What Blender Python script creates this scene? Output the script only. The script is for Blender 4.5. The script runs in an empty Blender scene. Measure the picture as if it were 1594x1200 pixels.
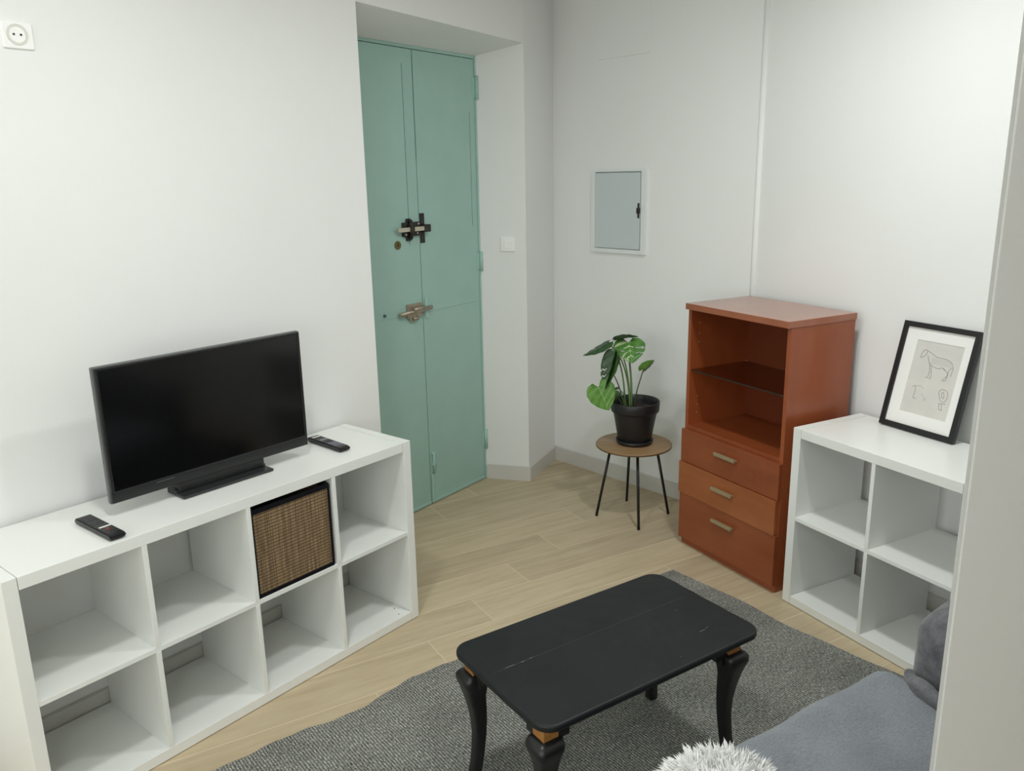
import bpy, bmesh, math, random
from mathutils import Vector, Matrix
random.seed(7)
R = math.radians
C = bpy.context.scene.collection

# ------------------------------------------------------------------ materials
def lin(c):
    return tuple(((x/255)/12.92 if x/255 <= .04045 else ((x/255+.055)/1.055)**2.4) for x in c) + (1,)

def mat(name, col, rough=.5, metal=0, spec=.5, noise=None, bump=None, coat=0):
    """noise=(scale, amount[, (sx,sy,sz)]) small colour variation; bump=(scale,strength[, stretch])"""
    m = bpy.data.materials.new(name); m.use_nodes = True
    nt = m.node_tree; b = nt.nodes['Principled BSDF']
    c = lin(col)
    b.inputs['Base Color'].default_value = c
    b.inputs['Roughness'].default_value = rough
    b.inputs['Metallic'].default_value = metal
    b.inputs['Specular IOR Level'].default_value = spec
    b.inputs['Coat Weight'].default_value = coat
    tc = nt.nodes.new('ShaderNodeTexCoord')
    def nz(scale, st, detail=4):
        mp = nt.nodes.new('ShaderNodeMapping'); mp.inputs['Scale'].default_value = st
        nt.links.new(tc.outputs['Object'], mp.inputs['Vector'])
        n = nt.nodes.new('ShaderNodeTexNoise'); n.inputs['Scale'].default_value = scale
        n.inputs['Detail'].default_value = detail
        nt.links.new(mp.outputs[0], n.inputs['Vector']); return n
    if noise:
        n = nz(noise[0], noise[2] if len(noise) > 2 else (1, 1, 1))
        r = nt.nodes.new('ShaderNodeValToRGB')
        a = noise[1]
        r.color_ramp.elements[0].position = .3; r.color_ramp.elements[1].position = .7
        r.color_ramp.elements[0].color = tuple(max(0, x*(1-a)) for x in c[:3]) + (1,)
        r.color_ramp.elements[1].color = tuple(min(1, x*(1+a)) for x in c[:3]) + (1,)
        nt.links.new(n.outputs[0], r.inputs[0]); nt.links.new(r.outputs[0], b.inputs['Base Color'])
    if bump:
        n = nz(bump[0], bump[2] if len(bump) > 2 else (1, 1, 1))
        bp = nt.nodes.new('ShaderNodeBump'); bp.inputs['Strength'].default_value = bump[1]
        bp.inputs['Distance'].default_value = .004
        nt.links.new(n.outputs[0], bp.inputs['Height']); nt.links.new(bp.outputs[0], b.inputs['Normal'])
    return m

class NB:
    """tiny node helper"""
    def __init__(s, name):
        s.m = bpy.data.materials.new(name); s.m.use_nodes = True
        s.nt = s.m.node_tree; s.b = s.nt.nodes['Principled BSDF']
        s.tc = s.nt.nodes.new('ShaderNodeTexCoord')
    def n(s, t, **kw):
        x = s.nt.nodes.new(t)
        for k, v in kw.items(): setattr(x, k, v)
        return x
    def link(s, a, b): s.nt.links.new(a, b)
    def math(s, op, a, b=None, c=None):
        x = s.n('ShaderNodeMath', operation=op)
        for i, v in enumerate((a, b, c)):
            if v is None: continue
            if isinstance(v, (int, float)): x.inputs[i].default_value = v
            else: s.link(v, x.inputs[i])
        return x.outputs[0]
    def comb(s, x, y, z=0):
        c = s.n('ShaderNodeCombineXYZ')
        for i, v in enumerate((x, y, z)):
            if isinstance(v, (int, float)): c.inputs[i].default_value = v
            else: s.link(v, c.inputs[i])
        return c.outputs[0]
    def noise(s, vec, scale, detail=4, rough=.5):
        x = s.n('ShaderNodeTexNoise'); x.inputs['Scale'].default_value = scale
        x.inputs['Detail'].default_value = detail; x.inputs['Roughness'].default_value = rough
        s.link(vec, x.inputs['Vector']); return x.outputs[0]
    def ramp(s, f, stops):
        r = s.n('ShaderNodeValToRGB'); e = r.color_ramp.elements
        while len(e) < len(stops): e.new(.5)
        for k, (p, c) in zip(e, stops): k.position = p; k.color = lin(c)
        s.link(f, r.inputs[0]); return r.outputs[0]
    def mix(s, f, a, b, mode='MIX'):
        x = s.n('ShaderNodeMix', data_type='RGBA', blend_type=mode)
        if isinstance(f, (int, float)): x.inputs[0].default_value = f
        else: s.link(f, x.inputs[0])
        for i, v in ((6, a), (7, b)):
            if isinstance(v, tuple): x.inputs[i].default_value = v
            else: s.link(v, x.inputs[i])
        return x.outputs[2]
    def bump(s, h, strength, dist=.003):
        b = s.n('ShaderNodeBump'); b.inputs['Strength'].default_value = strength
        b.inputs['Distance'].default_value = dist
        s.link(h, b.inputs['Height']); s.link(b.outputs[0], s.b.inputs['Normal'])

def axes(nb, az):
    sp = nb.n('ShaderNodeSeparateXYZ'); nb.link(nb.tc.outputs['Object'], sp.inputs[0])
    c, s_ = math.cos(az), math.sin(az)
    u = nb.math('ADD', nb.math('MULTIPLY', sp.outputs[0], c), nb.math('MULTIPLY', sp.outputs[1], s_))
    v = nb.math('ADD', nb.math('MULTIPLY', sp.outputs[0], -s_), nb.math('MULTIPLY', sp.outputs[1], c))
    return u, v

def floor_material():
    nb = NB('wood_look_tile')
    u, v = axes(nb, R(30))
    W, L = .207, 1.2
    vv = nb.math('DIVIDE', nb.math('SUBTRACT', v, 2.465), W)
    row = nb.math('FLOOR', vv); fv = nb.math('FRACT', vv)
    uu = nb.math('DIVIDE', nb.math('SUBTRACT', nb.math('SUBTRACT', u, 1.140), nb.math('MULTIPLY', row, .297)), L)
    idx = nb.math('FLOOR', uu); fu = nb.math('FRACT', uu)
    dv = nb.math('MULTIPLY', nb.math('MINIMUM', fv, nb.math('SUBTRACT', 1.0, fv)), W)
    du = nb.math('MULTIPLY', nb.math('MINIMUM', fu, nb.math('SUBTRACT', 1.0, fu)), L)
    d = nb.math('MINIMUM', du, dv)
    mr = nb.n('ShaderNodeMapRange'); mr.inputs[1].default_value = .0012; mr.inputs[2].default_value = .0026
    mr.inputs[3].default_value = 1; mr.inputs[4].default_value = 0
    nb.link(d, mr.inputs[0]); grout = mr.outputs[0]
    wn = nb.n('ShaderNodeTexWhiteNoise', noise_dimensions='2D'); nb.link(nb.comb(row, idx), wn.inputs['Vector'])
    rnd = wn.outputs['Value']
    gv = nb.comb(nb.math('ADD', nb.math('MULTIPLY', u, 2.2), nb.math('MULTIPLY', rnd, 31.0)),
                 nb.math('MULTIPLY', v, 22.0), nb.math('MULTIPLY', rnd, 17.0))
    g1 = nb.noise(gv, 1.3, 6, .62)
    gv2 = nb.comb(nb.math('ADD', nb.math('MULTIPLY', u, 3.0), nb.math('MULTIPLY', rnd, 11.0)),
                  nb.math('MULTIPLY', v, 9.0), nb.math('MULTIPLY', rnd, 5.0))
    g2 = nb.noise(gv2, 1.0, 3, .5)
    col = nb.ramp(g1, [(.30, (184, 167, 137)), (.5, (197, 180, 150)), (.72, (206, 191, 161))])
    col = nb.mix(nb.math('MULTIPLY', nb.math('SUBTRACT', g2, .35), .35), col, lin((162, 140, 111)))
    bri = nb.math('ADD', .93, nb.math('MULTIPLY', rnd, .13))
    hs = nb.n('ShaderNodeHueSaturation'); nb.link(col, hs.inputs['Color']); nb.link(bri, hs.inputs['Value'])
    col = nb.mix(grout, hs.outputs[0], lin((222, 204, 174)))
    nb.link(col, nb.b.inputs['Base Color'])
    nb.b.inputs['Roughness'].default_value = .45
    nb.b.inputs['Specular IOR Level'].default_value = .35
    h = nb.math('SUBTRACT', nb.math('MULTIPLY', g1, .25), nb.math('MULTIPLY', grout, .5))
    nb.bump(h, .35, .002)
    return nb.m

def rug_material():
    nb = NB('woven_rug')
    u, v = axes(nb, R(37.8))
    warp = nb.noise(nb.comb(u, v), 9.0, 3)
    wv = nb.math('MULTIPLY', nb.math('SUBTRACT', warp, .5), .010)
    uu = nb.math('ADD', u, wv)
    rib = nb.math('ADD', nb.math('MULTIPLY', nb.math('SINE', nb.math('MULTIPLY', uu, 2*math.pi/.0095)), .5), .5)
    fine = nb.noise(nb.comb(nb.math('MULTIPLY', u, 520.0), nb.math('MULTIPLY', v, 55.0)), 1.0, 2, .6)
    weave = nb.noise(nb.comb(u, v), 160.0, 3, .7)
    f = nb.math('ADD', nb.math('ADD', nb.math('MULTIPLY', rib, .20), nb.math('MULTIPLY', fine, .80)), nb.math('MULTIPLY', nb.math('SUBTRACT', weave, .5), .9))
    patch = nb.noise(nb.comb(u, v), 3.5, 4, .6)
    f = nb.math('ADD', f, nb.math('MULTIPLY', nb.math('SUBTRACT', patch, .5), .25))
    col = nb.ramp(f, [(.24, (50, 51, 51)), (.43, (108, 109, 105)), (.58, (142, 143, 136)), (.73, (204, 205, 197))])
    nb.link(col, nb.b.inputs['Base Color'])
    nb.b.inputs['Roughness'].default_value = .95; nb.b.inputs['Specular IOR Level'].default_value = .1
    nb.bump(f, .7, .004)
    return nb.m

def wood_material(name, base, dark, light, scale=(2, 2, 18), rough=.3, coat=.15, contrast=.5):
    nb = NB(name)
    mp = nb.n('ShaderNodeMapping'); mp.inputs['Scale'].default_value = scale
    nb.link(nb.tc.outputs['Object'], mp.inputs['Vector'])
    w = nb.noise(mp.outputs[0], 1.0, 5, .6)
    col = nb.ramp(w, [(.5-contrast/2, dark), (.5, base), (.5+contrast/2, light)])
    nb.link(col, nb.b.inputs['Base Color'])
    nb.b.inputs['Roughness'].default_value = rough; nb.b.inputs['Coat Weight'].default_value = coat
    nb.b.inputs['Coat Roughness'].default_value = .25
    nb.bump(w, .05, .002)
    return nb.m

def bamboo_material():
    nb = NB('bamboo_weave')
    sp = nb.n('ShaderNodeSeparateXYZ'); nb.link(nb.tc.outputs['Object'], sp.inputs[0])
    x = nb.math('ADD', sp.outputs[0], sp.outputs[1]); z = sp.outputs[2]
    lines = nb.math('FRACT', nb.math('DIVIDE', z, .0118))
    hline = nb.math('LESS_THAN', lines, .24)
    colid = nb.math('FLOOR', nb.math('DIVIDE', x, .0042))
    wn = nb.n('ShaderNodeTexWhiteNoise', noise_dimensions='1D'); nb.link(colid, wn.inputs['W'])
    fx = nb.math('FRACT', nb.math('DIVIDE', x, .0042))
    vline = nb.math('MULTIPLY', nb.math('LESS_THAN', fx, .34), nb.math('GREATER_THAN', wn.outputs['Value'], .45))
    nz = nb.noise(nb.comb(nb.math('MULTIPLY', x, 260.0), nb.math('MULTIPLY', z, 14.0)), 1.0, 4, .6)
    col = nb.ramp(nz, [(.25, (108, 86, 60)), (.5, (146, 122, 90)), (.78, (190, 166, 128))])
    col = nb.mix(nb.math('MULTIPLY', wn.outputs['Value'], .45), col, lin((96, 76, 52)))
    dark = nb.math('MAXIMUM', nb.math('MULTIPLY', hline, .85), nb.math('MULTIPLY', vline, .6))
    col = nb.mix(dark, col, lin((50, 34, 22)))
    nb.link(col, nb.b.inputs['Base Color']); nb.b.inputs['Roughness'].default_value = .6
    nb.bump(nb.math('SUBTRACT', 1.0, dark), .5, .002)
    return nb.m

def painted_black():
    nb = NB('chipped_black_paint')
    o = nb.tc.outputs['Object']
    n1 = nb.noise(o, 60.0, 3, .7); n2 = nb.noise(o, 7.0, 2)
    f = nb.math('MULTIPLY', nb.math('GREATER_THAN', n1, .765), nb.math('GREATER_THAN', n2, .5))
    base = nb.ramp(nb.noise(o, 5.0, 4), [(.3, (17, 20, 22)), (.7, (25, 28, 30))])
    col = nb.mix(f, base, lin((120, 120, 118)))
    nb.link(col, nb.b.inputs['Base Color'])
    r = nb.math('ADD', .40, nb.math('MULTIPLY', nb.noise(o, 18.0, 4), .18))
    nb.link(r, nb.b.inputs['Roughness']); nb.b.inputs['Specular IOR Level'].default_value = .32
    nb.bump(nb.noise(o, 120.0, 3), .06, .002)
    return nb.m

def leaf_material(name, base, dark, varieg=0):
    nb = NB(name)
    o = nb.tc.outputs['UV']
    sp = nb.n('ShaderNodeSeparateXYZ'); nb.link(o, sp.inputs[0])
    au = nb.math('ABSOLUTE', nb.math('SUBTRACT', sp.outputs[0], .5))
    k = nb.math('SUBTRACT', sp.outputs[1], nb.math('MULTIPLY', au, .9))
    vein = nb.math('GREATER_THAN', nb.math('FRACT', nb.math('MULTIPLY', k, 7.0)), .84)
    mid = nb.math('LESS_THAN', au, .022)
    n = nb.noise(nb.tc.outputs['Object'], 30.0, 3)
    col = nb.ramp(n, [(.3, dark), (.7, base)])
    lightc = tuple(min(255, x+45) for x in base)
    col = nb.mix(nb.math('MULTIPLY', nb.math('MAXIMUM', nb.math('MULTIPLY', vein, .35), mid), .45), col, lin(lightc))
    if varieg:
        n2 = nb.noise(nb.comb(nb.math('MULTIPLY', k, 9.0), nb.math('MULTIPLY', au, 2.0)), 1.0, 2)
        f = nb.math('MULTIPLY', nb.math('GREATER_THAN', n2, .55), nb.math('GREATER_THAN', nb.math('SUBTRACT', .62, sp.outputs[0]), -.0))
        col = nb.mix(nb.math('MULTIPLY', f, varieg), col, lin((205, 215, 175)))
    nb.link(col, nb.b.inputs['Base Color'])
    nb.b.inputs['Roughness'].default_value = .32
    nb.b.inputs['Subsurface Weight'].default_value = 0
    return nb.m

def velvet(name, dark, light, scale=40, stretch=(1, 1, 1), bump=.5):
    nb = NB(name)
    mp = nb.n('ShaderNodeMapping'); mp.inputs['Scale'].default_value = stretch
    mp.inputs['Rotation'].default_value = (0, 0, R(20))
    nb.link(nb.tc.outputs['Object'], mp.inputs['Vector'])
    a = nb.noise(mp.outputs[0], scale, 4, .65); b = nb.noise(nb.tc.outputs['Object'], 7.0, 3)
    f = nb.math('ADD', nb.math('MULTIPLY', a, .7), nb.math('MULTIPLY', b, .3))
    nb.link(nb.ramp(f, [(.38, dark), (.62, light)]), nb.b.inputs['Base Color'])
    nb.b.inputs['Roughness'].default_value = .9; nb.b.inputs['Specular IOR Level'].default_value = .15
    nb.b.inputs['Sheen Weight'].default_value = .35; nb.b.inputs['Sheen Roughness'].default_value = .4
    nb.bump(a, bump, .004)
    return nb.m

WALLC = (240, 241, 239)
M = dict(
    wall=mat('white_wall_paint', WALLC, .85, spec=.2, noise=(1.5, .012), bump=(160, .08)),
    wall_semi=mat('grey_white_partition_paint', (210, 210, 206), .6, spec=.3, bump=(60, .05)),  # greyed below the wall white to offset window fill on its shaded face
    ceil=mat('ceiling_paint', (242, 242, 240), .9, spec=.2),
    base=mat('baseboard_white', (212, 210, 204), .45),
    floor=floor_material(),
    rug=rug_material(),
    lam=mat('white_foil', (238, 240, 236), .32, spec=.45, noise=(2, .01)),
    lam_edge=mat('white_edge', (206, 204, 197), .45),
    black_seam=mat('dark_seam', (70, 70, 68), .6),
    teal=mat('teal_door_paint', (166, 201, 191), .42, spec=.45, noise=(6, .03), bump=(14, .12)),
    teal2=mat('teal_trim_paint', (172, 208, 198), .4, spec=.45),
    teal_dark=mat('teal_groove', (72, 108, 100), .6),
    iron=mat('dark_iron', (62, 58, 54), .45, metal=.6, noise=(60, .3)),
    nickel=mat('worn_nickel', (176, 164, 148), .4, metal=.7, noise=(60, .2)),
    steel=mat('bright_bolt', (205, 198, 180), .35, metal=.6),
    brass=mat('tarnished_brass', (120, 108, 70), .4, metal=.8),
    plastic=mat('white_plastic', (252, 252, 250), .28),
    plastic2=mat('socket_inner', (222, 220, 212), .35),
    hole=mat('dark_hole', (40, 38, 36), .7),
    panelf=mat('panel_frame_white', (234, 237, 236), .4),
    paneld=mat('panel_door_grey', (206, 214, 216), .38, spec=.5),
    cherry=wood_material('cherry_veneer', (150, 76, 40), (136, 64, 31), (163, 88, 50), (3, 3, 1.2), .34, .25, .5),
    cherry_top=wood_material('cherry_veneer_top', (156, 88, 56), (144, 78, 48), (168, 98, 66), (3, 3, 1.2), .3, .9, .5),  # paler than the sides: wall reflection put into the colour, besides the coat
    cherry2=wood_material('cherry_veneer_front', (142, 72, 38), (126, 60, 30), (156, 84, 48), (1.5, 3, 9), .36, .2, .5),
    cherry3=wood_material('cherry_veneer_light', (156, 88, 48), (140, 72, 37), (170, 102, 58), (1.5, 3, 9), .36, .2, .5),
    cherry_back=mat('cherry_back_board', (118, 58, 32), .55, spec=.25),
    cherry_dark=mat('cherry_edge', (104, 50, 26), .45),
    handle=mat('champagne_metal', (178, 164, 132), .38, metal=.55),
    bamboo=bamboo_material(),
    black_cloth=mat('black_lining', (22, 22, 26), .9, spec=.1),
    table=painted_black(),
    table2=mat('black_leg_paint', (20, 20, 22), .36, bump=(50, .12)),
    gold=mat('gold_paint', (168, 118, 62), .42, metal=.25, noise=(40, .2)),
    tvb=mat('tv_bezel', (30, 31, 32), .28, bump=None),
    tvrim=mat('tv_rim', (96, 98, 98), .35, metal=.4),
    screen=mat('tv_screen', (6, 6, 7), .12, spec=.5),
    tvbase=mat('tv_base', (44, 46, 47), .33),
    remote=mat('remote_body', (24, 24, 26), .35),
    btn=mat('remote_button', (62, 62, 66), .5),
    btnw=mat('remote_white', (225, 225, 220), .5),
    btnb=mat('remote_greyblue', (128, 130, 142), .5),
    btnr=mat('remote_red', (150, 40, 50), .5),
    btng=mat('remote_green', (50, 100, 70), .5),
    pot=mat('black_pot', (30, 30, 32), .42),
    soil=mat('soil', (44, 34, 26), .95, noise=(60, .4), bump=(50, 1)),
    stool_top=wood_material('oak_top', (150, 120, 84), (128, 98, 66), (168, 138, 100), (3, 26, 3), .45, .05, .5),
    stool_edge=mat('oak_edge', (96, 70, 44), .5),
    blackmetal=mat('black_metal', (18, 18, 19), .4),
    stem=mat('stem_green', (96, 126, 72), .45),
    stem_dark=mat('stem_dark', (58, 74, 48), .45),
    leaf_bright=leaf_material('leaf_bright', (104, 150, 62), (80, 128, 48)),
    leaf_var=leaf_material('leaf_variegated', (88, 140, 60), (66, 116, 46), .8),
    leaf_dark=leaf_material('leaf_dark', (52, 84, 46), (38, 64, 36)),
    frame=mat('black_frame', (26, 26, 28), .4),
    matb=mat('mat_board', (240, 240, 236), .6),
    paper=mat('drawing_paper', (212, 210, 204), .7, noise=(14, .04)),
    sketch=mat('pencil_line', (132, 129, 124), .9),
    sketch2=mat('pencil_soft', (186, 183, 177), .9),
    sofa=velvet('sofa_cover', (112, 117, 124), (146, 151, 158), 110, (1, 5, 1), .8),
    plush=velvet('dark_plush', (84, 84, 88), (112, 112, 116), 36, (1, 1, 1), .7),
    fur=mat('white_fur', (238, 238, 236), .8, spec=.1),
    loop=mat('dark_cord', (40, 42, 46), .8),
    lamp_ring=mat('lamp_ring', (240, 240, 240), .4),
)
def glass_mat():
    m = bpy.data.materials.new('bronze_glass'); m.use_nodes = True
    b = m.node_tree.nodes['Principled BSDF']
    b.inputs['Base Color'].default_value = lin((190, 165, 140)); b.inputs['Transmission Weight'].default_value = 1
    b.inputs['Roughness'].default_value = .03; b.inputs['IOR'].default_value = 1.5
    return m
M['glass'] = glass_mat()
M['glass_edge'] = mat('glass_edge_dark', (42, 34, 28), .15)
def emis(name, col, s):
    m = bpy.data.materials.new(name); m.use_nodes = True
    b = m.node_tree.nodes['Principled BSDF']; b.inputs['Emission Color'].default_value = lin(col)
    b.inputs['Emission Strength'].default_value = s; return m
M['lamp'] = emis('lamp_diffuser', (255, 252, 245), 6)

# ------------------------------------------------------------------ geometry helpers
def box(bm, x0, x1, y0, y1, z0, z1, bev=0, mi=0):
    vs = [bm.verts.new((x, y, z)) for z in (z0, z1) for y in (y0, y1) for x in (x0, x1)]
    idx = [(0, 2, 3, 1), (4, 5, 7, 6), (0, 1, 5, 4), (2, 6, 7, 3), (0, 4, 6, 2), (1, 3, 7, 5)]
    fs = [bm.faces.new([vs[i] for i in f]) for f in idx]
    for f in fs: f.material_index = mi
    if bev:
        es = list({e for f in fs for e in f.edges})
        r = bmesh.ops.bevel(bm, geom=es, offset=bev, segments=2, affect='EDGES', profile=.5, material=-1)
    return fs

def prism(bm, pts, z0, z1, mi=0, bev=0):
    n = len(pts)
    a = [bm.verts.new((p[0], p[1], z0)) for p in pts]; b = [bm.verts.new((p[0], p[1], z1)) for p in pts]
    fs = [bm.faces.new(a[::-1]), bm.faces.new(b)]
    for i in range(n):
        fs.append(bm.faces.new((a[i], a[(i+1) % n], b[(i+1) % n], b[i])))
    for f in fs: f.material_index = mi
    return fs

def lathe(bm, prof, n=48, cx=0, cy=0, mi=0):
    """prof list of (r,z) bottom to top, r may be 0 at the ends"""
    rings = []
    for r, z in prof:
        if r < 1e-6: rings.append([bm.verts.new((cx, cy, z))])
        else: rings.append([bm.verts.new((cx+r*math.cos(2*math.pi*i/n), cy+r*math.sin(2*math.pi*i/n), z)) for i in range(n)])
    for a, b in zip(rings, rings[1:]):
        for i in range(n):
            j = (i+1) % n
            if len(a) == 1 and len(b) == 1: continue
            if len(a) == 1: f = bm.faces.new((a[0], b[j], b[i]))
            elif len(b) == 1: f = bm.faces.new((a[i], a[j], b[0]))
            else: f = bm.faces.new((a[i], a[j], b[j], b[i]))
            f.material_index = mi; f.smooth = True
    return rings

def tube(bm, pts, rad, n=10, mi=0, caps=True):
    pts = [Vector(p) for p in pts]
    rads = rad if isinstance(rad, (list, tuple)) else [rad]*len(pts)
    rings = []; up = Vector((0, 0, 1))
    for i, p in enumerate(pts):
        t = (pts[min(i+1, len(pts)-1)]-pts[max(i-1, 0)]).normalized()
        ref = up if abs(t.z) < .9 else Vector((1, 0, 0))
        if i == 0: a = t.cross(ref).normalized()
        else: a = (a - t*a.dot(t)).normalized()
        b = t.cross(a)
        rings.append([bm.verts.new(p+(a*math.cos(2*math.pi*k/n)+b*math.sin(2*math.pi*k/n))*rads[i]) for k in range(n)])
    for A, B in zip(rings, rings[1:]):
        for k in range(n):
            f = bm.faces.new((A[k], A[(k+1) % n], B[(k+1) % n], B[k])); f.smooth = True; f.material_index = mi
    if caps:
        bm.faces.new(rings[0][::-1]).material_index = mi; bm.faces.new(rings[-1]).material_index = mi

def spline(pts, n=8):
    pts = [Vector(p) for p in pts]; out = []
    P = [pts[0]*2-pts[1]] + pts + [pts[-1]*2-pts[-2]]
    for i in range(1, len(P)-2):
        for k in range(n):
            t = k/n
            out.append(.5*((2*P[i]) + (-P[i-1]+P[i+1])*t + (2*P[i-1]-5*P[i]+4*P[i+1]-P[i+2])*t*t + (-P[i-1]+3*P[i]-3*P[i+1]+P[i+2])*t**3))
    out.append(pts[-1]); return out

def obj(name, bm, mats, parent=None, label=None, mtx=None, smooth=False):
    bmesh.ops.recalc_face_normals(bm, faces=bm.faces[:])
    me = bpy.data.meshes.new(name); bm.to_mesh(me); bm.free()
    if not isinstance(mats, (list, tuple)): mats = [mats]
    for m in mats: me.materials.append(m)
    if smooth:
        for p in me.polygons: p.use_smooth = True
    o = bpy.data.objects.new(name, me); C.objects.link(o)
    if parent: o.parent = parent
    if mtx is not None: o.matrix_local = mtx
    if label: o['label'] = label
    return o
def NBM(): return bmesh.new()
def struct(name, bm, m, parent=None, label=None):
    o = obj(name, bm, m, parent, label)
    if parent is None: o['kind'] = 'structure'
    return o
def thing(name, label, cat, loc=(0, 0, 0), rotz=0, group=None):
    o = bpy.data.objects.new(name, None); o.empty_display_size = .1; C.objects.link(o)
    o.location = loc; o.rotation_euler = (0, 0, rotz); o['label'] = label; o['category'] = cat
    if group: o['group'] = group
    return o
def tag(o, label, cat, group=None):
    o['label'] = label; o['category'] = cat
    if group: o['group'] = group
    return o
def boxpart(name, parent, m, *a, bev=0, label=None):
    b = NBM(); box(b, *a, bev=bev); return obj(name, b, m, parent, label)

# ------------------------------------------------------------------ key geometry (metres; z up)
K1O, K1A = Vector((-1.3324, 1.9435)), .88438
K2O, K2A = Vector((1.12749, 3.15575)), -1.08689
CABO, CABA = Vector((.820, 3.750)), R(-61.4)
Lc = Vector((-.586, 3.500)); D = Vector((-.166, 4.690)); RB = Vector((.093, 4.623))
Cc = Vector((.268, 5.018)); V = Vector((1.1824, 4.0005))
DAZ = R(53.85)
LB = D - .90*Vector((math.cos(DAZ), math.sin(DAZ)))
d1 = Vector((math.cos(K1A), math.sin(K1A))); n1 = Vector((-math.sin(K1A), math.cos(K1A)))
W0 = K1O + n1*.412
P0 = W0 - d1*2.4
dr = Vector((math.cos(K2A), math.sin(K2A))); nr = Vector((-math.sin(K2A), math.cos(K2A)))
E0 = V + dr*2.75
HC = 2.80
T = .15
Yr = -1.5

# floor, ceiling
b = NBM(); box(b, -4.2, 3.2, Yr-.2, 5.6, -.1, 0); struct('floor', b, M['floor'])
b = NBM(); box(b, -4.2, 3.2, Yr-.2, 5.6, HC, HC+.1); struct('ceiling', b, M['ceil'])
# walls
b = NBM(); prism(b, [P0, Lc, LB, LB+n1*.12, P0+n1*.25], 0, HC); struct('wall_left', b, M['wall'])
b = NBM()
zt, zb = 2.437, 2.387
top = [b.verts.new((p.x, p.y, HC)) for p in (Lc, RB, D, LB)]
bot = [b.verts.new((p.x, p.y, z)) for p, z in ((Lc, zt), (RB, zt), (D, zb), (LB, zb))]
b.faces.new(top); b.faces.new(bot[::-1])
for i in range(4): b.faces.new((bot[i], bot[(i+1) % 4], top[(i+1) % 4], top[i]))
struct('wall_above_door', b, M['wall'])
Vo = V + Vector((.0, .25)); Co = Cc + Vector((.0, .22))
b = NBM(); prism(b, [D, RB, Cc, Co, D+Vector((-.1, .25))], 0, HC); struct('wall_niche', b, M['wall'])
b = NBM(); prism(b, [Cc, V, Vo, Co], 0, HC); struct('wall_back', b, M['wall'])
b = NBM(); prism(b, [V, E0, E0+nr*T, Vo], 0, HC); struct('wall_right', b, M['wall'])
b = NBM(); prism(b, [E0, (E0.x, Yr), (E0.x+T, Yr), (E0.x+T, E0.y), E0+nr*T], 0, HC); struct('wall_side_right', b, M['wall'])
b = NBM(); prism(b, [(P0.x, Yr), (E0.x+T, Yr), (E0.x+T, Yr-T), (P0.x-T, Yr-T)], 0, HC); struct('wall_rear', b, M['wall'])
b = NBM(); prism(b, [(P0.x, Yr), P0, P0+n1*.25, (P0.x-T, P0.y), (P0.x-T, Yr)], 0, HC); struct('wall_side_left', b, M['wall'])
# partition end beside the camera
F = Vector((.350, .600)); pd = Vector((math.cos(R(33)), math.sin(R(33)))); pn = Vector((math.sin(R(33)), -math.cos(R(33))))
Fb = F + Vector((.545, .838))*.20
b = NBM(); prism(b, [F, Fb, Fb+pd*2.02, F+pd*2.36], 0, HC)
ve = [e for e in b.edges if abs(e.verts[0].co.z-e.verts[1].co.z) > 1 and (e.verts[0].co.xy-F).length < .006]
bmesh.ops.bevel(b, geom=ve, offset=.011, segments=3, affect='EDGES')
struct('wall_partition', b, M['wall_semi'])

b = NBM(); tube(b, [(V.x+.002, V.y+.002, .09), (V.x+.002, V.y+.002, HC)], .016, 20); struct('trim_1', b, mat('corner_bead', (240, 241, 239), .75, spec=.2))
# baseboards
def baseboard(name, a, c, side, ext0=0, ext1=0, top=.088, th=.012):
    a = Vector(a); c = Vector(c); d = (c-a).normalized(); n = Vector((-d.y, d.x))*side
    a2 = a-d*ext0; c2 = c+d*ext1
    b = NBM(); prism(b, [a2, c2, c2+n*th, a2+n*th], 0, top)
    es = [e for e in b.edges if all(abs(v.co.z-top) < 1e-6 for v in e.verts)]
    bmesh.ops.bevel(b, geom=es, offset=.003, segments=2, affect='EDGES')
    return struct(name, b, M['base'])
baseboard('baseboard_left', P0, Lc-d1*.002, -1)
baseboard('baseboard_niche', D+Vector((.012,-.003)), RB, -1, 0, .008)
baseboard('baseboard_corner', RB, Cc, -1, .002, 0)
baseboard('baseboard_back', Cc, V, -1, -.004, -.01)
baseboard('baseboard_right', V, E0, -1, -.012, 0)

# flush access panel high on the back wall and electric panel
azB = math.atan2((V-Cc).y, (V-Cc).x)
def at_wall(o, az, x): return o + Vector((math.cos(az), math.sin(az)))*x
t = thing('access_panel', 'flush white painted access panel high on the back wall above the electric box', 'panel', (Cc.x, Cc.y, 0), azB)
boxpart('panel_board', t, M['wall'], .350, .706, -.006, 0, 2.362, 2.735, bev=.002)
t = thing('electrical_box', 'recessed wall electric box with white frame and pale grey door', 'electric box', (Cc.x, Cc.y, 0), azB)
b = NBM()
x0, x1, z0, z1, w = .318, .706, 1.336, 1.789, .028
box(b, x0, x1, -.016, 0, z0, z0+w*.8); box(b, x0, x1, -.016, 0, z1-w*.5, z1); box(b, x0, x0+w, -.016, 0, z0+w*.8, z1-w*.5); box(b, x1-w*1.1, x1, -.016, 0, z0+w*.8, z1-w*.5)
obj('panel_frame', b, M['panelf'], t)
boxpart('back_plate', t, M['black_seam'], x0+w*.9, x1-w, -.003, -.0005, z0+w*.7, z1-w*.4)
dd = boxpart('panel_door', t, M['paneld'], x0+w+.002, x1-w*1.1-.006, -.018, -.006, z0+w*.8+.003, z1-w*.5-.004, bev=.0015, label='pale grey door')
b = NBM(); box(b, .656, .668, -.022, -.012, 1.53, 1.61, .002); box(b, .650, .672, -.024, -.016, 1.555, 1.585, .002)
obj('latch', b, M['iron'], dd)

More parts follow.
